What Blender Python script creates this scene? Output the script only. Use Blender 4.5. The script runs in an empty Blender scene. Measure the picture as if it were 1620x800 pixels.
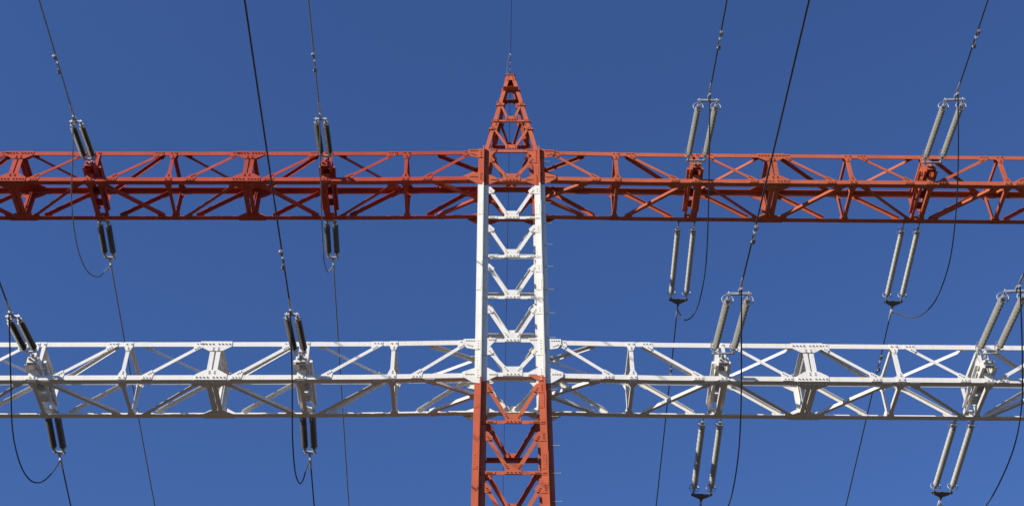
import bpy, bmesh, math, random
from mathutils import Vector as V, Matrix
R_ = math.radians
random.seed(7)
S = bpy.context.scene
COL = S.collection

# ------------------------------------------------------------------ camera
cam = bpy.data.cameras.new('camera')
cam.sensor_width = 36.0
cam.lens = 50.0
cam.clip_start = 0.1
cam.clip_end = 12000
co = bpy.data.objects.new('camera', cam)
COL.objects.link(co)
cx, cy, cz = (0.999939, -0.010182, -0.004297), (-0.003846, -0.685186, 0.728358), (-0.01036, -0.728297, -0.685183)
M = Matrix(((cx[0], cy[0], cz[0], -0.3949), (cx[1], cy[1], cz[1], -28.9032), (cx[2], cy[2], cz[2], 1.6), (0, 0, 0, 1)))
# orthonormalise the rotation
ex = V(cx).normalized(); ez = V(cz); ez = (ez - ex * ez.dot(ex)).normalized(); ey = ez.cross(ex)
for i in range(3):
    M[i][0], M[i][1], M[i][2] = ex[i], ey[i], ez[i]
co.matrix_world = M
S.camera = co

# ------------------------------------------------------------------ sky, sun, exposure
SUN_AZ, SUN_EL = R_(50), R_(31)          # the sun stands behind the camera's left shoulder
sd = V((-math.sin(SUN_AZ) * math.cos(SUN_EL), -math.cos(SUN_AZ) * math.cos(SUN_EL), math.sin(SUN_EL)))
w = bpy.data.worlds.new('World'); S.world = w; w.use_nodes = True
nt = w.node_tree
for n in list(nt.nodes): nt.nodes.remove(n)
out = nt.nodes.new('ShaderNodeOutputWorld'); bg = nt.nodes.new('ShaderNodeBackground'); sky = nt.nodes.new('ShaderNodeTexSky')
sky.sky_type = 'NISHITA'; sky.sun_disc = False
sky.sun_elevation = SUN_EL; sky.sun_rotation = math.atan2(sd.x, sd.y)
sky.altitude = 0; sky.air_density = 1.0; sky.dust_density = 0.0; sky.ozone_density = 10.0
bg.inputs['Strength'].default_value = 0.108
wb = nt.nodes.new('ShaderNodeMix'); wb.data_type = 'RGBA'; wb.blend_type = 'MULTIPLY'; wb.inputs[0].default_value = 1.0
wb.inputs[7].default_value = (1.05, 0.965, 1.08, 1)
nt.links.new(sky.outputs[0], wb.inputs[6]); nt.links.new(wb.outputs[2], bg.inputs[0]); nt.links.new(bg.outputs[0], out.inputs[0])
sun = bpy.data.lights.new('sun', 'SUN'); sun.energy = 5.0; sun.angle = R_(0.5); sun.color = (1.0, 0.93, 0.80)
so = bpy.data.objects.new('sun', sun); COL.objects.link(so)
so.rotation_euler = sd.to_track_quat('Z', 'Y').to_euler(); so.location = (-30, -40, 60)
S.view_settings.view_transform = 'Standard'; S.view_settings.look = 'None'
S.view_settings.exposure = 0.3; S.view_settings.gamma = 1.0; S.view_settings.use_curve_mapping = False

# ------------------------------------------------------------------ materials
def mat(name, col, rough=0.5, metal=0.0, var=0.12, scale=2.0, dirt=None, dirt_amt=0.0, spec=0.5, bump=0.0, streak=False):
    m = bpy.data.materials.new(name); m.use_nodes = True
    t = m.node_tree; b = t.nodes['Principled BSDF']
    b.inputs['Roughness'].default_value = rough; b.inputs['Metallic'].default_value = metal
    b.inputs['Specular IOR Level'].default_value = spec
    tc = t.nodes.new('ShaderNodeTexCoord'); geo = t.nodes.new('ShaderNodeNewGeometry')
    nz = t.nodes.new('ShaderNodeTexNoise'); nz.inputs['Scale'].default_value = scale; nz.inputs['Detail'].default_value = 6
    t.links.new(geo.outputs['Position'], nz.inputs['Vector'])
    rp = t.nodes.new('ShaderNodeValToRGB')
    rp.color_ramp.elements[0].position = 0.3; rp.color_ramp.elements[1].position = 0.7
    rp.color_ramp.elements[0].color = tuple(c * (1 - var) for c in col) + (1,)
    rp.color_ramp.elements[1].color = tuple(min(1, c * (1 + var * .6)) for c in col) + (1,)
    t.links.new(nz.outputs['Fac'], rp.inputs['Fac'])
    last = rp.outputs['Color']
    if dirt:
        n2 = t.nodes.new('ShaderNodeTexNoise'); n2.inputs['Scale'].default_value = 9; n2.inputs['Detail'].default_value = 8; n2.inputs['Roughness'].default_value = .7
        if streak:           # weather runs down the steel
            mp = t.nodes.new('ShaderNodeMapping'); mp.inputs['Scale'].default_value = (1.5, 1.5, .16); n2.inputs['Scale'].default_value = 7
            t.links.new(geo.outputs['Position'], mp.inputs['Vector']); t.links.new(mp.outputs['Vector'], n2.inputs['Vector'])
        else:
            t.links.new(geo.outputs['Position'], n2.inputs['Vector'])
        r2 = t.nodes.new('ShaderNodeValToRGB'); r2.color_ramp.elements[0].position = .52; r2.color_ramp.elements[1].position = .72
        r2.color_ramp.elements[1].color = (dirt_amt,) * 3 + (1,)
        t.links.new(n2.outputs['Fac'], r2.inputs['Fac'])
        mx = t.nodes.new('ShaderNodeMix'); mx.data_type = 'RGBA'
        t.links.new(r2.outputs['Color'], mx.inputs[0]); t.links.new(last, mx.inputs[6]); mx.inputs[7].default_value = tuple(dirt) + (1,)
        last = mx.outputs[2]
    t.links.new(last, b.inputs['Base Color'])
    if bump:
        bp = t.nodes.new('ShaderNodeBump'); bp.inputs['Strength'].default_value = bump; bp.inputs['Distance'].default_value = .01
        n3 = t.nodes.new('ShaderNodeTexNoise'); n3.inputs['Scale'].default_value = 14
        t.links.new(geo.outputs['Position'], n3.inputs['Vector'])
        t.links.new(n3.outputs['Fac'], bp.inputs['Height']); t.links.new(bp.outputs['Normal'], b.inputs['Normal'])
    return m

RED = mat('orange_red_paint', (0.445, 0.112, 0.056), .65, var=.17, scale=1.1, dirt=(.30, .062, .035), dirt_amt=.55, streak=True, spec=.12, bump=.15)
RED2 = mat('deep_red_paint', (0.40, 0.066, 0.041), .65, var=.18, scale=1.0, dirt=(.25, .036, .028), dirt_amt=.55, streak=True, spec=.12, bump=.15)
WHITE = mat('white_paint', (0.69, 0.67, 0.625), .6, var=.04, scale=1.6, dirt=(.47, .42, .35), dirt_amt=.5, spec=.2, streak=True, bump=.15)
CONC = mat('concrete', (.34, .33, .31), .9, var=.2, scale=3)
SILI = mat('grey_composite', (.36, .355, .315), .5, var=.08, scale=6)
PORC = mat('brown_porcelain', (.095, .092, .080), .3, var=.15, scale=5)
GALV = mat('galvanised_steel', (.42, .43, .44), .45, metal=.35, var=.2, scale=12)
STEP = mat('zinc_step_bolts', (.46, .46, .45), .5, metal=.1, var=.1, scale=9)
GDARK = mat('weathered_steel', (.16, .16, .165), .5, metal=.3, var=.2, scale=12)
ALU = mat('grey_aluminium_wire', (.24, .25, .26), .6, metal=.2, var=.15, scale=8)
WIRE = mat('dark_wire', (.052, .054, .060), .6, metal=0.0, var=.2, scale=8)  # much darker base colour than the upper left wires

def ground_mat():
    m = bpy.data.materials.new('dry_grass_ground'); m.use_nodes = True
    t = m.node_tree; b = t.nodes['Principled BSDF']; b.inputs['Roughness'].default_value = .95
    geo = t.nodes.new('ShaderNodeNewGeometry')
    n1 = t.nodes.new('ShaderNodeTexNoise'); n1.inputs['Scale'].default_value = .07; n1.inputs['Detail'].default_value = 10
    n2 = t.nodes.new('ShaderNodeTexNoise'); n2.inputs['Scale'].default_value = 6; n2.inputs['Detail'].default_value = 8
    for n in (n1, n2): t.links.new(geo.outputs['Position'], n.inputs['Vector'])
    ad = t.nodes.new('ShaderNodeMath'); ad.operation = 'ADD'
    ml = t.nodes.new('ShaderNodeMath'); ml.operation = 'MULTIPLY'; ml.inputs[1].default_value = .5
    t.links.new(n1.outputs['Fac'], ad.inputs[0]); t.links.new(n2.outputs['Fac'], ad.inputs[1]); t.links.new(ad.outputs[0], ml.inputs[0])
    r = t.nodes.new('ShaderNodeValToRGB')
    r.color_ramp.elements[0].position = .36; r.color_ramp.elements[0].color = (.042, .034, .021, 1)
    r.color_ramp.elements[1].position = .66; r.color_ramp.elements[1].color = (.092, .076, .051, 1)
    t.links.new(ml.outputs[0], r.inputs['Fac']); t.links.new(r.outputs['Color'], b.inputs['Base Color'])
    return m

# ------------------------------------------------------------------ mesh builder
def hull2(pts):
    pts = sorted(set((round(a, 5), round(b, 5)) for a, b in pts))
    def half(ps):
        h = []
        for p in ps:
            while len(h) > 1 and (h[-1][0]-h[-2][0])*(p[1]-h[-2][1]) - (h[-1][1]-h[-2][1])*(p[0]-h[-2][0]) <= 1e-9: h.pop()
            h.append(p)
        return h
    a, b = half(pts), half(pts[::-1])
    return a[:-1] + b[:-1]

class MB:
    def __init__(s): s.v = []; s.f = []; s.m = []; s.sm = []
    def add(s, vs, fs, mi=0, smooth=False):
        o = len(s.v); s.v += [tuple(p) for p in vs]
        for f in fs: s.f.append([o + i for i in f]); s.m.append(mi); s.sm.append(smooth)
    def extr(s, ring0, ring1, mi=0):
        n = len(ring0)
        s.add(list(ring0) + list(ring1), [list(range(n))[::-1], list(range(n, 2*n))] + [[i, (i+1) % n, n+(i+1) % n, n+i] for i in range(n)], mi)
    def angle(s, p0, p1, n1, n2, a, t=.012, b=None, mi=0):
        """an L section whose outer corner runs from p0 to p1, its legs along n1 and n2"""
        p0, p1 = V(p0), V(p1); ax = (p1-p0).normalized()
        n1 = V(n1); n1 = (n1 - ax*n1.dot(ax)).normalized()
        n2 = V(n2); n2 = n2 - ax*n2.dot(ax); n2 = (n2 - n1*n2.dot(n1)).normalized()
        b = b or a
        pr = [(0, 0), (a, 0), (a, t), (t, t), (t, b), (0, b)]
        s.extr([p0 + n1*x + n2*y for x, y in pr], [p1 + n1*x + n2*y for x, y in pr], mi)
    def box(s, c, ax, ay, az, mi=0):
        """centre and three half-extent vectors"""
        c, ax, ay, az = V(c), V(ax), V(ay), V(az)
        r0 = [c - az + ax*i + ay*j for i, j in ((-1, -1), (1, -1), (1, 1), (-1, 1))]
        s.extr(r0, [p + az*2 for p in r0], mi)
    def plate(s, o, u, v, n, poly, off, t=.012, mi=0):
        o, u, v, n = V(o), V(u), V(v), V(n)
        r0 = [o + u*a + v*b + n*off for a, b in poly]
        s.extr(r0, [p + n*t for p in r0], mi)
    def bolt(s, p, n, r=.017, h=.02, mi=0):
        r *= 1.1; h *= 1.35
        p, n = V(p), V(n).normalized(); u = n.orthogonal().normalized(); v = n.cross(u)
        r0 = [p + u*(r*math.cos(k*math.pi/3)) + v*(r*math.sin(k*math.pi/3)) for k in range(6)]
        s.extr(r0, [q + n*h for q in r0], mi)
    def tube(s, pts, r, seg=8, mi=0, rs=None, closed=False):
        pts = [V(p) for p in pts]; n = len(pts); rings = []
        up = None
        for i, p in enumerate(pts):
            if closed: d = (pts[(i+1) % n] - pts[i-1]).normalized()
            else: d = (pts[min(i+1, n-1)] - pts[max(i-1, 0)]).normalized()
            if up is None: up = d.orthogonal().normalized()
            up = (up - d*up.dot(d)).normalized(); sd_ = d.cross(up)
            rr = rs[i] if rs else r
            rings.append([p + (up*math.cos(k*2*math.pi/seg) + sd_*math.sin(k*2*math.pi/seg))*rr for k in range(seg)])
        vs = [q for rg in rings for q in rg]; fs = []
        for i in range(n if closed else n-1):
            j = (i+1) % n
            for k in range(seg): fs.append([i*seg+k, i*seg+(k+1) % seg, j*seg+(k+1) % seg, j*seg+k])
        s.add(vs, fs, mi, True)
        if not closed: s.add(rings[0], [list(range(seg))[::-1]], mi); s.add(rings[-1], [list(range(seg))], mi)
    def lathe(s, p0, ax, prof, seg=14, mi=0):
        p0, ax = V(p0), V(ax).normalized(); u = ax.orthogonal().normalized(); v = ax.cross(u)
        vs = []; fs = []
        for t, r in prof:
            for k in range(seg): vs.append(p0 + ax*t + (u*math.cos(k*2*math.pi/seg) + v*math.sin(k*2*math.pi/seg))*max(r, 1e-4))
        for i in range(len(prof)-1):
            for k in range(seg): fs.append([i*seg+k, i*seg+(k+1) % seg, (i+1)*seg+(k+1) % seg, (i+1)*seg+k])
        s.add(vs, fs, mi, False)
        s.add(vs[:seg], [list(range(seg))[::-1]], mi); s.add(vs[-seg:], [list(range(seg))], mi)
    def build(s, name, mats, parent=None, loc=None):
        me = bpy.data.meshes.new(name); me.from_pydata(s.v, [], s.f)
        if not isinstance(mats, (list, tuple)): mats = [mats]
        for m in mats: me.materials.append(m)
        for i, p in enumerate(me.polygons): p.material_index = s.m[i]; p.use_smooth = s.sm[i]
        bm = bmesh.new(); bm.from_mesh(me); bmesh.ops.recalc_face_normals(bm, faces=bm.faces); bm.to_mesh(me); bm.free()
        o = bpy.data.objects.new(name, me); COL.objects.link(o)
        if parent:
            o.parent = parent; o.matrix_parent_inverse = parent.matrix_world.inverted() if parent.type != 'EMPTY' else Matrix.Translation(-parent.location)
        return o

def tag(o, label, cat, group=None):
    o['label'] = label; o['category'] = cat
    if group: o['group'] = group
    return o
def empty(name, loc, label, cat, group=None):
    o = bpy.data.objects.new(name, None); COL.objects.link(o); o.location = loc; o.empty_display_size = .3
    return tag(o, label, cat, group)

# ------------------------------------------------------------------ ground
g = MB(); n = 24; ext = 5000
for i in range(n+1):
    for j in range(n+1): g.v.append((-ext + 2*ext*i/n, -ext + 2*ext*j/n, 0))
for i in range(n):
    for j in range(n): g.f.append([i*(n+1)+j, (i+1)*(n+1)+j, (i+1)*(n+1)+j+1, i*(n+1)+j+1]); g.m.append(0); g.sm.append(False)
go = g.build('ground', ground_mat()); go['kind'] = 'structure'

# ------------------------------------------------------------------ tower dimensions (metres)
ZU, ZL, H, HD, W0 = 30.914, 23.769, 1.2147, 0.787, 0.80
PAINT_HI, PAINT_LO = 30.77, 23.80
CH = 0.145                       # leg of a chord angle
X_, Y_, Z_ = V((1, 0, 0)), V((0, 1, 0)), V((0, 0, 1))
def hw(z): return W0 + (0.0085*(ZL-z) if z < ZL else 0)
tower = empty('lattice_tower', (0, 0, 0), 'tall red and white painted steel lattice tower with two long crossarms', 'tower')
PM = [WHITE, RED]
def paint(z): return 1 if z > PAINT_HI or z < PAINT_LO else 0

# ---- legs: star sections of crossed fins
FIN, FT_ = .152, .016
legs = {}
for sx in (-1, 1):
    for sy in (-1, 1):
        b = MB()
        zs = [0.0, PAINT_LO, ZL+.05, PAINT_HI, ZU+H+.06]
        zs = [0.0, PAINT_LO, PAINT_HI, ZU+H+.05]
        def ring(z, dip=False):
            c = V((sx*hw(z), sy*hw(z), z)); a, t = FIN, FT_
            pr = [(t, t), (a, t), (a, -t), (t, -t), (t, -a), (-t, -a), (-t, -t), (-a, -t), (-a, t), (-t, t), (-t, a), (t, a)]
            return [c + V((p, q, (.13 if (dip and q*sy > FT_*2) else 0)*-1)) for p, q in pr]
        for z0, z1 in zip(zs[:-1], zs[1:]):
            b.extr(ring(z0+.0005, z0 in (PAINT_LO, PAINT_HI) and sy < 0), ring(z1-.0005, z1 in (PAINT_LO, PAINT_HI) and sy < 0), 0 if abs((z0+z1)/2 - (PAINT_LO+PAINT_HI)/2) < 2 else 1)
        # packing plates and bolts where the fins are spliced
        for zc in (ZU+.35, ZU-1.2, 26.9, ZL+.45, ZL-.75, 21.2, 18.2, 15.2, 12.2, 9.2, 6.2, 3.2):
            mi = paint(zc)
            c = V((sx*hw(zc), sy*hw(zc), zc))
            for k, q in enumerate((X_, -X_, Y_, -Y_)):
                nn = (Y_*sy if k < 2 else X_*sx)
                b.plate(c, q, Z_, nn, [(.028, -.22), (.146, -.22), (.146, .22), (.028, .22)], FT_+.002, .01, mi)
                for dz in (-.17, -.085, 0, .085, .17): b.bolt(c + q*.09 + Z_*dz + nn*(FT_+.012), nn, .011, .007, mi)
        # base plate and stub
        c = V((sx*hw(0), sy*hw(0), .33)); b.box(c, X_*.25, Y_*.25, Z_*.02, 1)
        legs[sx, sy] = b.build('leg', PM, tower)
        f = MB(); f.box(V((c.x, c.y, .15)), X_*.42, Y_*.42, Z_*.155); f.build('footing', CONC, tower)

# step bolts up the front right leg
for i, z in enumerate([31.63, 30.76, 29.95, 29.15, 28.33, 27.51, 26.69, 25.87, 25.04, 24.24, 23.36, 22.52, 21.65, 20.85, 20.06, 19.25, 18.4, 17.6, 16.8, 16.0, 15.2, 14.4, 13.6, 12.8, 12.0, 11.2, 10.4, 9.6, 8.8, 8.0, 7.2, 6.4, 5.6, 4.8, 4.0, 3.2]):
    b = MB(); x = hw(z)
    b.tube([(x+.09, -x-.035, z), (x+.30, -x-.035, z)], .009, 6)
    b.tube([(x+.29, -x-.035, z), (x+.305, -x-.035, z)], .015, 6)
    b.tube([(x+.10, -x-.035, z), (x+.10, -x-.014, z)], .012, 6)
    b.build('step_bolt', STEP, legs[1, -1])

# ---- shaft bracing: four faces
FACES = []
for k in range(4):
    a = k*math.pi/2                                  # 0 front, 1 right, 2 back, 3 left
    u = V((math.cos(a), math.sin(a), 0)); nn = V((math.sin(a), -math.cos(a), 0))
    FACES.append((u, nn))
levels = [ZU+H-.035, ZU+.03-.07, 29.37, 27.90, 26.42, ZL+H-.035, ZL+.07, 22.36, 20.87, 19.37]
while levels[-1] > 2.2: levels.append(levels[-1]-1.49)
vtops = {}
PL = FT_ + .003                                      # gusset layer over the fins
for k, (u, nn) in enumerate(FACES):
    def P(x, z, off=0.0): return u*x + nn*(hw(z)+off) + Z_*z
    for i, z in enumerate(levels):
        arm_top, arm_bot = i in (0, 5), i in (1, 6)
        mi = paint(z+.02) if not arm_bot else (1 if i == 1 else 0)
        a = .10 if not arm_bot else .13
        if arm_top: a = .11
        b = MB(); xe = hw(z) - .165 if not (arm_top or arm_bot) else hw(z)-.17
        if arm_bot:   # corner at the bottom, flange turned inwards
            b.angle(P(-xe, z-.06, FT_), P(xe, z-.06, FT_), Z_, -nn, a, .012, .14, mi)
        else:
            b.angle(P(-xe, z+a/2, FT_), P(xe, z+a/2, FT_), -Z_, -nn, a, .012, .10 if not arm_top else .13, mi)
        for sg in (-1, 1):
            if not (arm_top or arm_bot):
                b.plate(P(0, z), u*sg, Z_, nn, [(hw(z)-.145, -.055), (hw(z)-.022, -.055), (hw(z)-.022, .055), (hw(z)-.145, .055)], PL, .010, mi)
                b.plate(P(0, z), u*sg, Z_, nn, [(hw(z)-.40, -.042), (hw(z)-.15, -.042), (hw(z)-.15, .042), (hw(z)-.40, .042)], PL+.0, .010, mi)
                for q in (.20, .25, .30): b.bolt(P(sg*(hw(z)-q), z, PL+.01), nn, .014, .018, mi)
                for q in (.06, .11): b.bolt(P(sg*(hw(z)-q), z, PL+.01), nn, .014, .018, mi)
            elif arm_top:
                b.plate(P(0, z), u*sg, Z_, nn, [(hw(z)-.145-.24, .07), (hw(z)-.022, .07), (hw(z)-.022, -.30), (hw(z)-.15, -.30), (hw(z)-.34, -.06)], PL, .012, mi)
                for q in (.20, .25, .30, .35): b.bolt(P(sg*(hw(z)-q), z+.02, PL+.012), nn, .015, .018, mi)
                for q in (0, -.08, -.16, -.24): b.bolt(P(sg*(hw(z)-.08), z+q, PL+.012), nn, .015, .018, mi)
            else:
                mi2 = mi
                if k == 0 and sg == 1 and i == 6:
                    b.plate(P(0, z), u*sg, Z_, nn, [(hw(z)-.022, .24), (hw(z)-.16, .22), (hw(z)-.42, .05), (hw(z)-.42, -.03), (hw(z)-.022, -.03)], PL, .012, 0)
                    b.plate(P(0, z), u*sg, Z_, nn, [(hw(z)-.40, -.0305), (hw(z)-.022, -.0305), (hw(z)-.022, -.22), (hw(z)-.16, -.20)], PL, .012, 1)
                else:
                    b.plate(P(0, z), u*sg, Z_, nn, [(hw(z)-.022, .24), (hw(z)-.16, .22), (hw(z)-.42, .05), (hw(z)-.42, -.05), (hw(z)-.16, -.20), (hw(z)-.022, -.22)], PL, .012, mi2)
                for q in (.22, .27, .32, .37): b.bolt(P(sg*(hw(z)-q), z-.0, PL+.012), nn, .015, .018, mi2)
                for q in (.16, .08, 0, -.08, -.16): b.bolt(P(sg*(hw(z)-.08), z+q, PL+.012), nn, .015, .018, mi2)
        b.build('horizontal_strut', PM, tower)
    for i in range(len(levels)-1):
        zt, zb = levels[i]-.42, levels[i+1]+.13
        if i == 0: zt = levels[0]-.36
        if i == 5: zt = levels[5]-.34
        if zt - zb < .3: continue
        mi = paint((zt+zb)/2); b = MB()
        if i in (4, 5): mi = 0
        ce = hw(zb)
        mg = 1 if (i == 0) else (0 if i == 5 else paint(zb))
        # centre gusset
        gw = .20 if i not in (0, 5) else .25
        b.plate(P(0, zb), u, Z_, nn, [(-gw, -.17), (gw, -.17), (gw, .06), (gw-.07, .12), (-gw+.07, .12), (-gw, .06)], PL+.001, .012, mi)
        for q in (-.14, -.05, .05, .14): b.bolt(P(q, zb-.12, PL+.013), nn, .015, .02, mi)
        for sg in (-1, 1):
            top, bot = P(sg*(hw(zt)-.19), zt, FT_), P(sg*.135, zb-.0, FT_)
            d = (bot-top).normalized(); dn = nn.cross(d)
            if dn.z < 0: dn = -dn                     # the upper edge
            b.angle(top + dn*.05 - d*.06, bot + dn*.05 + d*.06, -dn, -nn, .10, .010, .085, mi)
            b.plate(P(0, zt), u*sg, Z_, nn, [(hw(zt)-.022, .13), (hw(zt)-.20, .13), (hw(zt)-.33, -.03), (hw(zt)-.29, -.13), (hw(zt)-.16, -.15), (hw(zt)-.022, -.15)], PL+.002 if i in (0, 5) else PL, .012, mi)
            for q in (0, .06, .12):
                b.bolt(top + d*(q+.02) + nn*(PL+.0125-FT_), nn, .015, .02, mi)
                b.bolt(bot - d*(q+.0) + nn*(PL+.0135-FT_), nn, .015, .02, mi)
                b.bolt(P(sg*(hw(zt)-.08), zt+.07-q*1.1, PL+.012), nn, .014, .018, mi)
        b.build('brace_pair', PM, tower)

# ---- peak above the upper crossarm
PZ0, PZ1 = ZU+H+.03, 36.33
def pk(t): return 0.80 + (0.125-0.80)*t
def pz(t): return PZ0 + (PZ1-PZ0)*t
peak = MB()
for sx in (-1, 1):
    for sy in (-1, 1):
        a0 = V((sx*pk(0), sy*pk(0), pz(0)-.10)); a1 = V((sx*pk(1), sy*pk(1), pz(1)))
        peak.angle(a0, a1, (-sx, 0, 0), (0, -sy, 0), .115, .014)
peak.box(V((0, 0, PZ1+.015)), X_*.16, Y_*.16, Z_*.014)
peak.box(V((0, 0, PZ1+.10)), X_*.012, Y_*.05, Z_*.075)
pko = peak.build('peak', RED, tower)
ptl = [0.372, 0.592, 0.80]
for k, (u, nn0) in enumerate(FACES):
    lean = math.atan2(.675, PZ1-PZ0)
    nn = (nn0*math.cos(lean) + Z_*math.sin(lean)).normalized(); vv = (Z_*math.cos(lean) - nn0*math.sin(lean)).normalized()
    def Q(x, t, off=0.0): return u*x + nn0*pk(t) + Z_*pz(t) + nn*off
    for t, a in ((.372, .085), (.80, .09)):
        b = MB(); xe = pk(t)-.03
        if t > .7 and k == 0: b.angle(Q(-xe, t, .014) - vv*a/2, Q(xe, t, .014) - vv*a/2, vv, nn*.6 - vv*.0, .03, .01, .12)
        b.angle(Q(-xe, t, .002) + vv*a/2, Q(xe, t, .002) + vv*a/2, -vv, -nn, a, .01)
        for sg in (-1, 1):
            b.plate(Q(0, t), u*sg, vv, nn, [(pk(t)+.0, -.07), (pk(t)-.15, -.07), (pk(t)-.17, .07), (pk(t)-.03, .09)], .013, .01)
            for q in (.03, .09, .14): b.bolt(Q(sg*(pk(t)-q), t, .023), nn, .014, .018)
        b.build('horizontal_strut', RED, pko)
    for t0, t1 in ((.275, .03), (.592, .40)):
        b = MB(); 
        b.plate(Q(0, t1), u, vv, nn, [(-.17, -.10), (.17, -.10), (.17, .05), (.10, .11), (-.10, .11), (-.17, .05)], .013, .01)
        for q in (-.12, -.04, .04, .12): b.bolt(Q(q, t1, .023) - vv*.06, nn, .014, .018)
        for sg in (-1, 1):
            top, bot = Q(sg*(pk(t0)-.10), t0, .002), Q(sg*.10, t1, .002)
            d = (bot-top).normalized(); dn = nn.cross(d); dn = dn if dn.z > 0 else -dn
            b.angle(top + dn*.036 - d*.03, bot + dn*.036 + d*.03, -dn, -nn, .07, .01)
            b.plate(Q(0, t0), u*sg, vv, nn, [(pk(t0)+.03, -.09), (pk(t0)-.17, -.09), (pk(t0)-.21, .0), (pk(t0)-.15, .09), (pk(t0)-.03, .09)], .013, .01)
            for q in (0, .06): b.bolt(top + d*q + nn*.021, nn, .014, .018); b.bolt(bot - d*q + nn*.021, nn, .014, .018)
            for q in (-.05, .05): b.bolt(Q(sg*(pk(t0)-.05), t0, .023) + vv*q, nn, .014, .018)
        b.build('brace_pair', RED, pko)
    if k in (0, 1, 2, 3):       # solid cap plate between the legs at the very top
        b = MB()
        b.plate(Q(0, .955), u, vv, nn, [(-.15, -.10), (.15, -.10), (.125, .16), (-.125, .16)] if k != 2 else [(-.17, -.27), (.17, -.27), (.125, .16), (-.125, .16)], .003, .01)
        for q in (-.08, .08): b.bolt(Q(q, .955, .013), nn, .014, .018); b.bolt(Q(q*.8, .955, .013) + vv*.09, nn, .014, .018)
        b.build('cap_plate', RED, pko)
b = MB()
for sx in (-1, 1): b.box(V((sx*.42, .22, pz(.74))), X_*.01, Y_*.12, Z_*.12); b.box(V((sx*.37, .22, pz(.74)+.11)), X_*.05, Y_*.10, Z_*.008)
b.build('tip_platform', RED, pko)

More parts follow.
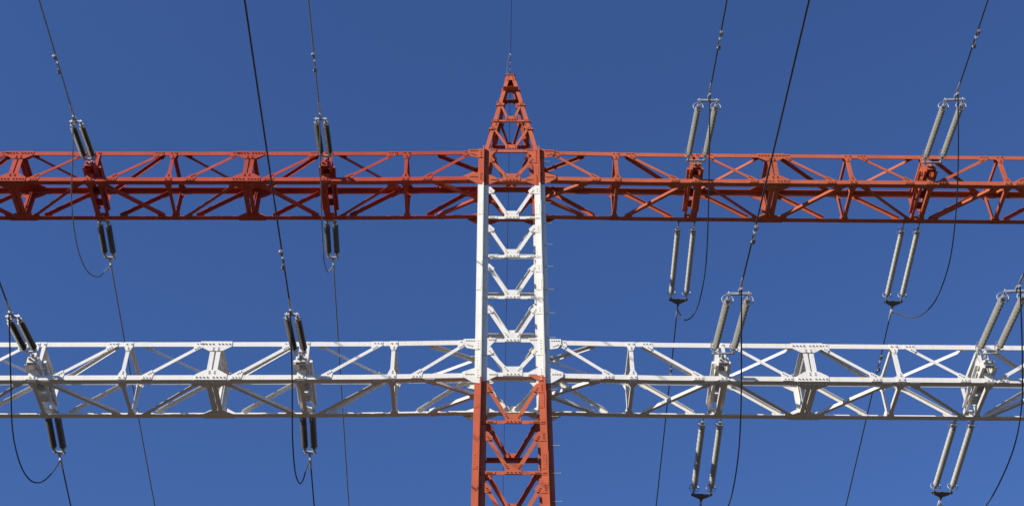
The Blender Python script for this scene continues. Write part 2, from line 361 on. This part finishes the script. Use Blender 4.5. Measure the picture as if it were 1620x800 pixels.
# ---- crossarms
NODES = [3.03, 5.30, 7.55, 9.77, 12.0, 14.2, 16.42]
XEND = 17.4
def droop(X):
    X = abs(X); return -(.0237*min(max(X-.8, 0), 3) + .0064*max(X-3.8, 0))
def crossarm(s, zb, M_, ends_turn):
    def Pt(face, X, f):
        z0 = zb + droop(X); x = s*X
        if face == 'front': return V((x, -HD, z0 + H*f))
        if face == 'back': return V((x, HD, z0 + H*f))
        if face == 'top': return V((x, -HD + 2*HD*f, z0+H))
        return V((x, -HD + 2*HD*f, z0))
    FN = {'front': -Y_, 'back': Y_, 'top': Z_, 'bottom': -Z_}
    FV = {'front': Z_, 'back': Z_, 'top': Y_, 'bottom': Y_}
    main = MB(); M2 = [M_, WHITE if M_ is WHITE else RED]
    # four chords
    for fy in (-1, 1):
        for top in (0, 1):
            xs = [1.0, 3.8, XEND]
            for xa, xb in zip(xs[:-1], xs[1:]):
                p0 = V((s*xa, fy*HD, zb+droop(xa)+H*top)); p1 = V((s*xb, fy*HD, zb+droop(xb)+H*top))
                main.angle(p0, p1, (-Z_ if top else Z_), V((0, -fy, 0)), CH, .014)
    # root plates bolted to the legs
    for face in ('front', 'back'):
        nn = FN[face]
        for top in (0, 1):
            o = V((s*.0, nn.y*-0 + (HD if face == 'back' else -HD), zb + H*top))
            U_ = X_*s
            if top: poly = [(.822, .01), (1.25, .0), (1.25, -.16), (1.16, -.30), (.95, -.34), (.822, -.34)]; br = -.05
            else: poly = [(.822, .32), (1.0, .25), (1.27, .14), (1.27, .0), (.98, -.20), (.822, -.22)]; br = .075
            main.plate(o, U_, Z_, nn, poly, .006 + (W0+FT_-HD), .012, 1)
            for q in (1.0, 1.06, 1.12, 1.18): main.bolt(o + U_*q + Z_*br + nn*(.018+W0+FT_-HD), nn, .016, .02, 1)
            for q in (0, .08, .16, .24): main.bolt(o + U_*.88 + Z_*((-.06-q) if top else (.22-q)) + nn*(.018+W0+FT_-HD), nn, .015, .02, 1)
            if top:
                for q in (0, .055, .11): main.bolt(o + U_*(1.04+q) + Z_*(-.235+q*.45) + nn*(.018+W0+FT_-HD), nn, .015, .02, 1)
        # packing between plate and chord
            main.plate(o, U_, Z_, nn, [(1.0, br-.06), (1.24, br-.06), (1.24, br+.06), (1.0, br+.06)], .002, .0295 - .012)
    # end diaphragm
    for f0 in ('front', 'back'):
        main.angle(Pt(f0, XEND, .03), Pt(f0, XEND, .97), -X_*s, -FN[f0], .1, .012)
    for f0 in ('top', 'bottom'):
        main.angle(Pt(f0, XEND, .03), Pt(f0, XEND, .97), -X_*s, -FN[f0], .1, .012)
    arm = main.build('crossarm', M2, tower)

    OFF = .003
    def chord_mid(face, f):      # bolt line on the chord, measured from the face's edge
        return CH*.5
    def diag(face, Xa, fa, Xb, fb, node=True, edge=None):
        """fa / fb are 0 or 1 (which chord); root: the second end stops at the tower's own bracing"""
        nn, vv = FN[face], FV[face]; b = MB()
        A, B = Pt(face, Xa, fa), Pt(face, Xb, fb)
        W_ = (B-A).length
        d = (B-A).normalized()
        # pull ends in so the member stops at the chord's inner edge
        def pull(Pp, f, sgn):
            inn = vv*(1 if f == 0 else -1); c = abs(d.dot(inn)); return Pp + d*sgn*min((CH+.03)/max(c, .2), .34) if f in (0, 1) else Pp
        a0, b0 = pull(A, fa, 1), pull(B, fb, -1)
        a = .09
        w_ = nn.cross(d).normalized()
        want = edge or {'front': Z_, 'back': Z_, 'top': Y_, 'bottom': -Y_}[face]
        if w_.dot(want) < 0: w_ = -w_
        ex = .06
        b.angle(a0 + w_*a/2 - d*ex, b0 + w_*a/2 + d*ex, -w_, -nn, a, .010)
        for Pp, f, e0, sg in ((A, fa, a0, 1), (B, fb, b0, -1)):
            if f not in (0, 1):
                if not node: continue          # the plate at the tower's middle node is shared
                b.plate(e0, X_*s, vv, nn, [(-.10, -.12), (.16, -.12), (.16, .12), (-.10, .12)], OFF, .012)
                continue
            inn = 1 if f == 0 else -1
            cxm = (Pp.x + e0.x)/2
            base = V((e0.x - (d.x*sg)*.03, Pp.y, Pp.z))
            pts = []
            for q in (-.13, .13):
                for h_ in (.012, CH-.005): pts.append((base.x + q, h_*inn))
            # end of the member in plate coordinates
            eo = e0 + d*sg*.13
            for side in (-1, 1):
                for ee in (e0, eo):
                    pp = ee + w_*side*.058; pts.append((pp.x, (pp-Pp).dot(vv)))
            hp = hull2(pts)
            b.plate(V((0, Pp.y, Pp.z)) , X_, vv, nn, hp, OFF, .012)
            for q in (-.08, 0, .08): b.bolt(V((base.x+q, Pp.y, Pp.z)) + vv*inn*CH*.45 + nn*(OFF+.012), nn, .015, .02)
            for q in (.0, .055, .11): b.bolt(e0 + d*sg*q + nn*(OFF+.012), nn, .015, .02)
        b.build('diagonal_brace', M2, arm)
    def strut(face, X, double=False):
        nn, vv = FN[face], FV[face]; b = MB()
        A, B = Pt(face, X, 0), Pt(face, X, 1)
        L_ = (B-A).length
        a = .095
        offs = (-.115, .115) if double else (0,)
        for o_ in offs:
            c0 = A + X_*(o_) + vv*(CH+.01); c1 = A + X_*(o_) + vv*(L_-CH-.01)
            if double:
                sg = 1 if o_ > 0 else -1
                b.angle(c0 - X_*sg*.095, c1 - X_*sg*.095, X_*sg, -nn, .115, .012)
            else:
                b.angle(c0 - X_*a/2, c1 - X_*a/2, X_, -nn, a, .012)
        for f, Pp in ((0, A), (1, B)):
            inn = 1 if f == 0 else -1
            if double:
                poly = [(-.40, -.012*inn), (.40, -.012*inn), (.40, (CH+.01)*inn), (.17, .30*inn), (-.17, .30*inn), (-.40, (CH+.01)*inn)]
                b.plate(Pp, X_, vv, nn, poly, OFF, .014)
                for q in (-.36, -.27, -.18, -.09, .06, .15, .24, .33): b.bolt(Pp + X_*q + vv*inn*.07 + nn*(OFF+.014), nn, .018, .026)
                for q in (-.065, .065):
                    for h_ in (.20, .26): b.bolt(Pp + X_*q + vv*inn*h_ + nn*(OFF+.014), nn, .016, .022)
            else:
                poly = [(-.105, .01*inn), (.105, .01*inn), (.105, (CH+.02)*inn), (.05, .30*inn), (-.05, .30*inn), (-.105, (CH+.02)*inn)]
                b.plate(Pp, X_, vv, nn, poly, OFF, .012)
                for q in (-.06, .06): b.bolt(Pp + X_*q + vv*inn*.07 + nn*(OFF+.012), nn, .016, .022)
                for h_ in (.19, .245): b.bolt(Pp + vv*inn*h_ + nn*(OFF+.012), nn, .015, .02)
        b.build('cross_strut', M2, arm)

    N = NODES
    turned = N[4] if ends_turn else 99
    # lattice of the front and back faces: from the inner top down to the outer bottom (turned round beyond the last hanger)
    for i in range(len(N)):
        xi = .92 if i == 0 else N[i-1]; xo = N[i]
        ins, outs = .20, .42
        for face in ('front', 'back'):
            if xi >= turned: diag(face, xi+.33-.25, 0, xo-.20, 1)
            else: diag(face, xi + (.12 if i == 0 else ins), 1, xo - outs, 0)
    # zigzags of the top and bottom faces
    diag('top', 2.35, 0, .93, .5); diag('top', 2.35, 1, .93, .5, False, -Y_)
    diag('bottom', 2.35, 0, .93, .5); diag('bottom', 2.35, 1, .93, .5, False)
    for i in range(len(N)-1):
        a_, b_ = N[i], N[i+1]
        # even nodes: on the back chord for the top face, on the front chord for the bottom face
        ft, fb = (1, 0) if (i % 2 == 0) == (s < 0) else (0, 1)
        diag('top', a_+.16, ft, b_-.16, 1-ft, edge=Y_ if ft == 0 else -Y_)
        diag('bottom', a_+.16, fb, b_-.16, 1-fb, edge=Y_ if fb == 0 else -Y_)
    for i, X in enumerate(N):
        hanger = i in (1, 4); dbl = i in (2, 5) and not (ends_turn and i == 5)
        for face in ('front', 'back', 'top', 'bottom'):
            if hanger and face in ('front', 'back'): continue
            strut(face, X, dbl)
        if hanger: bracket(s*X, zb+droop(X), M_, arm)

def bracket(xb, z0, M_, arm):
    """two channels through the arm that carry the strings on both sides"""
    b = MB(); zc = z0 + .40
    for sg in (-1, 1):
        x = xb + sg*.125
        prof = [(-HD-.26, zc-.10), (HD+.26, zc-.10), (HD+.26, zc+.10), (HD-.05, zc+.18), (.45, zc+.34), (-.35, zc+.44), (-HD+.05, zc+.44), (-HD+.02, zc+.20), (-HD-.26, zc+.12)]
        r0 = [V((x-.007, y, z)) for y, z in prof]; b.extr(r0, [p + X_*.014 for p in r0])
        # flanges
        b.box(V((x + sg*.028, 0, zc-.106)), X_*.037, Y_*(HD+.24), Z_*.006)
        b.tube([(x + sg*.075, -HD+.02, zc+.20), (x + sg*.075, HD-.02, zc+.02)], .045, 12)      # side tie
        for y in (-.62, -.2, .25, .64): b.box(V((x + sg*.030, y, zc+.03)), X_*.022, Y_*.006, Z_*.125)
    for y, h_ in ((-HD-.20, .09), (-.45, .16), (0, .16), (.45, .14), (HD+.20, .08)):
        b.box(V((xb, y, zc)), X_*.117, Y_*.006, Z_*h_)
    b.box(V((xb, -.34, zc+.445)), X_*.145, Y_*.40, Z_*.006)
    for sgy in (-1, 1):
        y = sgy*(HD+.27)
        b.box(V((xb, y, zc+.02)), X_*.135, Y_*.012, Z_*.09)
        for sg in (-1, 1): b.tube([(xb+sg*.075, y, zc+.04), (xb+sg*.075, y+sgy*.07, zc+.04)], .034, 10)
        # posts between the chords, one plate wide at its foot
        nn = Y_*sgy; o = V((xb, sgy*HD, z0))
        b.plate(o, X_, Z_, nn, [(-.15, .012), (.15, .012), (.11, .16), (.10, .30), (-.10, .30), (-.11, .16)], .003, .012)
        for q in (-.05, .05): b.bolt(o + X_*q + Z_*.07 + nn*.015, nn, .017, .022)
        for sg in (-1, 1):
            b.plate(o, X_*sg, Z_, nn, [(.03, H-.02), (.13, H-.02), (.13, zc-z0+.08), (.06, zc-z0+.08)], .003, .012)
            b.bolt(o + X_*sg*.08 + Z_*(H-.07) + nn*.015, nn, .016, .022)
    b.build('hanger_beam', [M_], arm)

for s in (-1, 1):
    crossarm(s, ZU, RED2 if s < 0 else RED, s > 0)
    crossarm(s, ZL, WHITE, s > 0)

# ------------------------------------------------------------------ insulator strings
def string_set(a, b_, long_, side_far, label, mats):
    ins_m, met = mats
    a, b_ = V(a), V(b_); ax = (b_-a).normalized(); L = (b_-a).length
    u = V((1, 0, 0)); u = (u - ax*u.dot(ax)).normalized(); vv = ax.cross(u)
    if vv.z < 0: vv = -vv
    root = empty('insulator_string', a, label, 'insulator', 'double insulator strings on the crossarms')
    sp = .235 if long_ else .125
    d0, d1 = (.36, L-.42) if long_ else (.20, L-.27)
    P = lambda x, y, t: a + u*x + vv*y + ax*t
    # yoke by the tower
    y = MB()
    y.tube([P(0, 0, -.08), P(0, 0, .13)], .020, 8); y.box(P(0, 0, -.02), u*.035, vv*.035, ax*.05)
    y.box(P(0, 0, .14), u*(sp+.05), vv*.012, ax*.035)
    for q in (-1, 1): y.tube([P(q*sp, 0, .12), P(q*sp, 0, d0)], .014, 6); y.box(P(q*sp, 0, .19), u*.02, vv*.03, ax*.03)
    y.build('yoke_plate', met, root)
    # yoke by the line
    y = MB(); ty = L-.22 if long_ else L-.15
    if side_far and long_:
        poly = [(-sp-.06, -.045), (sp+.06, -.045), (sp+.06, .01), (.05, .16), (-.05, .16), (-sp-.06, .01)]
        y.plate(P(0, 0, ty), u, ax, vv, poly, -.009, .018)
    else:
        y.box(P(0, 0, ty), u*(sp+.05), vv*.022, ax*.028)
        y.box(P(0, .03, ty), u*(sp+.02), vv*.010, ax*.016)
    for q in (-1, 1):
        y.tube([P(q*sp, 0, d1), P(q*sp, 0, ty)], .014, 6); y.box(P(q*sp, 0, ty-.07), u*.022, vv*.03, ax*.03)
        y.tube([P(q*sp, -.05, ty), P(q*sp, .06, ty)], .018, 6)
    y.tube([P(0, 0, ty), P(0, 0, L+.02)], .018, 8); y.box(P(0, 0, L-.05), u*.035, vv*.025, ax*.06)
    y.build('yoke_bar', met, root)
    for q in (-1, 1):
        o = P(q*sp, 0, d0); Lb = d1-d0; i_ = MB(); prof = []
        if long_:
            n_ = 28; rc = .044
            prof = [(0, .03), (.0, .045), (.10, .045), (.10, rc)]
            for k in range(n_):
                t = .12 + (Lb-.24)*(k+.5)/n_; r = .087 if k % 2 == 0 else .082
                prof += [(t-.030, rc), (t-.014, r*.74), (t+.006, r), (t+.015, r), (t+.019, rc)]
            prof += [(Lb-.10, rc), (Lb-.10, .045), (Lb, .045), (Lb, .03)]
        else:
            n_ = 13; rc = .046
            prof = [(0, .03), (0, .052), (.085, .052), (.09, rc)]
            for k in range(n_):
                t = .10 + (Lb-.20)*(k+.5)/n_; r = .092
                prof += [(t-.036, rc), (t-.018, r*.70), (t+.006, r), (t+.016, r), (t+.022, rc)]
            prof += [(Lb-.09, rc), (Lb-.085, .056), (Lb, .056), (Lb, .03)]
        i_.lathe(o, ax, prof, 16)
        io = i_.build('insulator', ins_m, root)
        for t0, t1 in ((-.01, .10 if long_ else .085), (Lb-(.10 if long_ else .085), Lb+.01)):
            f = MB(); f.lathe(o + ax*t0, ax, [(0, .028), (0, .049 if long_ else .058), (t1-t0, .049 if long_ else .058), (t1-t0, .03)], 12)
            f.build('end_fitting', GALV, io)
        if long_:
            r_ = MB(); c = o + ax*(Lb-.06)
            r_.tube([c + (u*math.cos(k*math.pi/12) + vv*math.sin(k*math.pi/12))*.135 for k in range(24)], .011, 6, closed=True)
            r_.tube([c + u*.135, c - u*.135], .008, 6)
            r_.build('grading_ring', GALV, io)
            r_ = MB(); c = o + ax*.05
            r_.tube([c + (u*math.cos(k*math.pi/10) + vv*math.sin(k*math.pi/10))*.105 for k in range(3, 20)], .010, 6)
            r_.tube([c - u*.10, c - u*.115 + vv*.03 + ax*.10, c - u*.10 + vv*.06 + ax*.24], .011, 6)
            r_.build('arcing_horn', GALV, io)
        else:
            r_ = MB(); c = o + ax*(Lb-.02)
            r_.tube([c, c + u*q*.07 + vv*.02, c + u*q*.11 + vv*.05 - ax*.08], .008, 6)
            r_.build('arcing_horn', GALV, io)
    return ax

def spline(pts, n=10):
    pts = [V(p) for p in pts]; e = [pts[0]*2-pts[1]] + pts + [pts[-1]*2-pts[-2]]; o = []
    for i in range(1, len(e)-2):
        for k in range(n):
            t = k/n; p0, p1, p2, p3 = e[i-1:i+3]
            o.append(.5*((2*p1) + (p2-p0)*t + (2*p0-5*p1+4*p2-p3)*t*t + (3*p1-p0-3*p2+p3)*t**3))
    return o + [pts[-1]]

# name: (arm end, line end, conductor passes through, damper spot)
ST = {
 'NL1': ((-11.961, -1.12, 31.2), (-11.991, -2.851, 31.049), (-11.891, -7.179, 30.67), (-11.98, -5.045, 30.857)),
 'NL2': ((-5.288, -1.12, 31.376), (-5.286, -2.829, 31.226), (-5.182, -7.089, 30.854), (-5.245, -5.009, 31.036)),
 'NR1': ((5.251, -1.12, 31.261), (5.256, -4.012, 30.725), (5.22, -7.777, 30.027), (5.252, -6.407, 30.281)),
 'NR2': ((12.0, -1.12, 31.226), (11.85, -4.125, 30.669), (11.62, -7.859, 29.977), (11.741, -6.538, 30.222)),
 'NL3': ((-12.02, -1.12, 24.179), (-12.073, -2.817, 24.031), (-12.019, -4.076, 23.92), None),
 'NL4': ((-5.324, -1.12, 24.185), (-5.345, -2.925, 24.027), (-5.11, -12.816, 23.162), (-5.343, -5.135, 23.834)),
 'NR3': ((5.281, -1.12, 24.207), (5.26, -4.17, 23.642), (5.042, -13.868, 21.844), (5.188, -6.708, 23.172)),
 'NR4': ((11.93, -1.12, 24.22), (11.726, -4.259, 23.672), (11.5, -7.9, 23.0), None),
 'FL1': ((-12.06, 1.12, 31.245), (-12.136, 2.745, 31.074), (-12.576, 14.364, 29.853), None),
 'FL2': ((-5.34, 1.12, 31.284), (-5.382, 2.749, 31.112), (-5.665, 14.394, 29.888), None),
 'FR1': ((5.247, 1.12, 31.345), (5.231, 4.222, 30.77), (5.173, 13.167, 29.112), (5.199, 7.156, 30.226)),
 'FR2': ((11.977, 1.12, 31.331), (11.927, 4.253, 30.75), (11.788, 13.131, 29.105), (11.92, 6.588, 30.317)),
 'FL3': ((-12.06, 1.12, 24.215), (-12.19, 2.876, 24.03), (-12.316, 5.098, 23.797), None),
 'FL4': ((-5.365, 1.12, 24.217), (-5.44, 2.854, 24.034), (-5.505, 5.079, 23.801), None),
 'FR3': ((5.292, 1.12, 24.17), (5.269, 4.199, 23.599), (5.24, 8.0, 22.89), None),
 'FR4': ((12.0, 1.12, 24.192), (11.91, 4.133, 23.634), (11.8, 8.0, 22.91), None),
}
WHERE = {'L1': ('red crossarm', 'far left'), 'L2': ('red crossarm', 'left, next to the mast'), 'R1': ('red crossarm', 'right, next to the mast'), 'R2': ('red crossarm', 'far right'),
         'L3': ('white crossarm', 'far left'), 'L4': ('white crossarm', 'left, next to the mast'), 'R3': ('white crossarm', 'right, next to the mast'), 'R4': ('white crossarm', 'far right')}
for key, (a, b_, thru, dm) in ST.items():
    k_ = 1.065 if key[0] == 'F' else 1.045
    b_ = tuple(p + (q-p)*k_ for p, q in zip(a, b_)); ST[key] = (a, b_, thru, dm)
    far = key[0] == 'F'; left = key[1] == 'L'; upper = key[2] in '12'
    armn, place = WHERE[key[1:]]
    kind = 'short dark ribbed double insulator' if left else 'long grey double insulator with rings'
    lab = f"{kind} {'below' if far else 'above'} the {armn}, {place}"
    ax = string_set(a, b_, not left, far, lab, (PORC if left else SILI, GALV if (left or not far) else GDARK))
    # conductor: a dead-end clamp and the wire beyond it, hanging in a shallow curve
    a, b_, thru = V(a), V(b_), V(thru)
    wm = ALU if (left and upper) else WIRE
    d = thru - b_; s_ = -1 if not far else 1; run = abs(d.y); kx = d.x/run; kz0 = d.z/run
    k2 = .0009
    kz = kz0 - k2*run
    c = MB(); pts = []
    for t in [0, .3, .6, 1, 2, 3, 4, 6, 8, 10, 13, 16, 20, 25, 30, 36, 43, 50, 60, 70, 80, 95, 110, 125]:
        pts.append(V((b_.x + kx*t, b_.y + s_*t, b_.z + kz*t + k2*t*t)))
    lab = f"{'grey' if wm is ALU else 'dark'} conductor {'descending' if far else 'rising overhead'} from the {armn}, {place}"
    co_ = tag(c_ := bpy.data.objects.new('conductor', None), lab, 'power line', 'conductors strung from the tower'); COL.objects.link(co_); co_.location = b_
    c.tube(pts, .0205, 8); c.build('wire', wm, co_)
    c = MB(); d_ = (pts[2]-pts[0]).normalized()
    c.tube([b_ - d_*.02, b_ + d_*.10, b_ + d_*.101, b_ + d_*.48, b_ + d_*.52], .03, 10, rs=[.024, .024, .034, .030, .02])
    c.box(b_ + d_*.10 - Z_*.05, X_*.022, d_*.05, Z_*.05); c.build('clamp', GALV, co_)
    if dm is not None:
        t = abs(dm[1]-b_.y); p = V((b_.x + kx*t, b_.y + s_*t, b_.z + kz*t + k2*t*t)); dd = V((kx, s_, kz + 2*k2*t)).normalized()
        e = empty('vibration_damper', p, f"small two-weight damper on the {'grey' if wm is ALU else 'dark'} conductor {'behind' if far else 'over'} the {armn}, {place}", 'damper', 'vibration dampers on the conductors')
        m_ = MB(); side = dd.cross(Z_).normalized()*(1 if left else -1)*(1 if not far else -1)
        m_.box(p - Z_*.035, X_*.022, dd*.03, Z_*.06)
        m_.tube([p - Z_*.085 + dd*q - Z_*abs(q)*.08 for q in (-.24, -.12, 0, .12, .24)], .008, 6); m_.build('clamp_and_strand', GALV, e)
        for q in (-1, 1):
            m_ = MB(); o = p - Z_*.10 + dd*q*.20
            m_.lathe(o - dd*q*.02, dd*q, [(0, .018), (0, .028), (.09, .038), (.10, .052), (.135, .052), (.143, .03)], 12); m_.build('weight', GDARK, e)

# ------------------------------------------------------------------ jumpers from one side's conductor round to the other
JP = {
 'L1': [(-12.08, -2.08, 30.36), (-12.38, -.74, 30.23), (-12.56, .5, 30.19), (-12.6, 1.46, 30.1), (-12.47, 2.09, 29.97), (-12.23, 2.42, 30.03), (-12.14, 2.64, 30.48)],
 'L2': [(-5.42, -.6, 30.67), (-5.53, 1.05, 30.7), (-5.57, 2.11, 30.60), (-5.52, 2.49, 30.46), (-5.45, 2.59, 30.42), (-5.4, 2.68, 30.63)],
 'R1': [(5.35, -2.6, 29.91), (5.59, -.27, 30.0), (5.76, 1.9, 30.05), (5.7, 3.19, 29.87), (5.53, 3.69, 29.69), (5.32, 3.92, 29.71), (5.23, 4.07, 30.04)],
 'R2': [(12.1, -2.69, 29.85), (12.56, -.49, 29.87), (12.84, 1.48, 29.87), (12.76, 2.87, 29.72), (12.47, 3.52, 29.65), (12.19, 3.86, 29.8), (12.01, 4.08, 30.11)],
 'L3': [(-12.24, -1.42, 23.16), (-12.56, .31, 22.91), (-12.6, 1.41, 22.7), (-12.46, 1.96, 22.57), (-12.28, 2.24, 22.65), (-12.17, 2.52, 23.05)],
 'L4': [(-5.43, -1.23, 23.33), (-5.61, .84, 23.12), (-5.63, 1.98, 22.84), (-5.53, 2.32, 22.7), (-5.47, 2.46, 22.93), (-5.46, 2.69, 23.43)],
 'R3': [(5.42, -2.67, 23.0), (5.67, -.55, 22.92), (5.82, 1.22, 22.84), (5.81, 2.64, 22.62), (5.66, 3.38, 22.42), (5.44, 3.73, 22.35), (5.31, 4.01, 22.82)],
 'R4': [(12.11, -2.72, 22.99), (12.53, -.97, 22.82), (12.75, .61, 22.72), (12.71, 2.11, 22.58), (12.5, 3.07, 22.43), (12.21, 3.58, 22.43), (11.97, 3.97, 22.87)],
}
for k, mid in JP.items():
    n_, f_ = V(ST['N'+k][1]), V(ST['F'+k][1])
    s0 = n_ + V((0, -.10, -.10)); s1 = f_ + V((0, .10, -.10))
    j = MB(); j.tube(spline([s0] + [V(p) for p in mid] + [s1], 10), .0185, 8)
    m_ = ALU if k in ('L1', 'L2') else WIRE
    armn, place = WHERE[k]
    o = j.build('jumper_cable', m_)
    tag(o, f"{'grey' if m_ is ALU else 'dark'} jumper cable looping under the {armn}, {place}", 'cable', 'jumper cables looping under the crossarms')

# ------------------------------------------------------------------ earth wires at the tip
top = V((0, 0, PZ1+.14))
b = MB(); b.tube([top + V((0, -t, -.03*t + .0006*t*t)) for t in (0, 1, 2, 4, 7, 12, 20, 35, 60, 100)], .0085, 6)
e1 = b.build('earth_wire', WIRE); tag(e1, 'thin earth wire rising overhead from the tip of the tower', 'power line')
b = MB(); b.tube([top + V((-.0055*t, t, -.103*t + .0004*t*t)) for t in (0, 1, 2, 4, 7, 12, 20, 35, 60, 100)], .0085, 6)
e2 = b.build('earth_wire', WIRE); tag(e2, 'thin earth wire running down and away behind the mast', 'power line')
b = MB(); b.tube(spline([top + V((-.10, .10, -.05)), top + V((-.10, -.15, .22)), top + V((-.05, -.55, .30)), top + V((-.015, -.80, .10)), top + V((0, -.80, -.02))], 8), .012, 6)
for t in (.25, .5, .8): b.tube([top + V((0, -t+.05, -.03*t)), top + V((0, -t-.05, -.03*t))], .022, 8)
e3 = b.build('bonding_lead', GALV); tag(e3, 'pale looped bonding lead and clamps above the tip of the tower', 'cable')
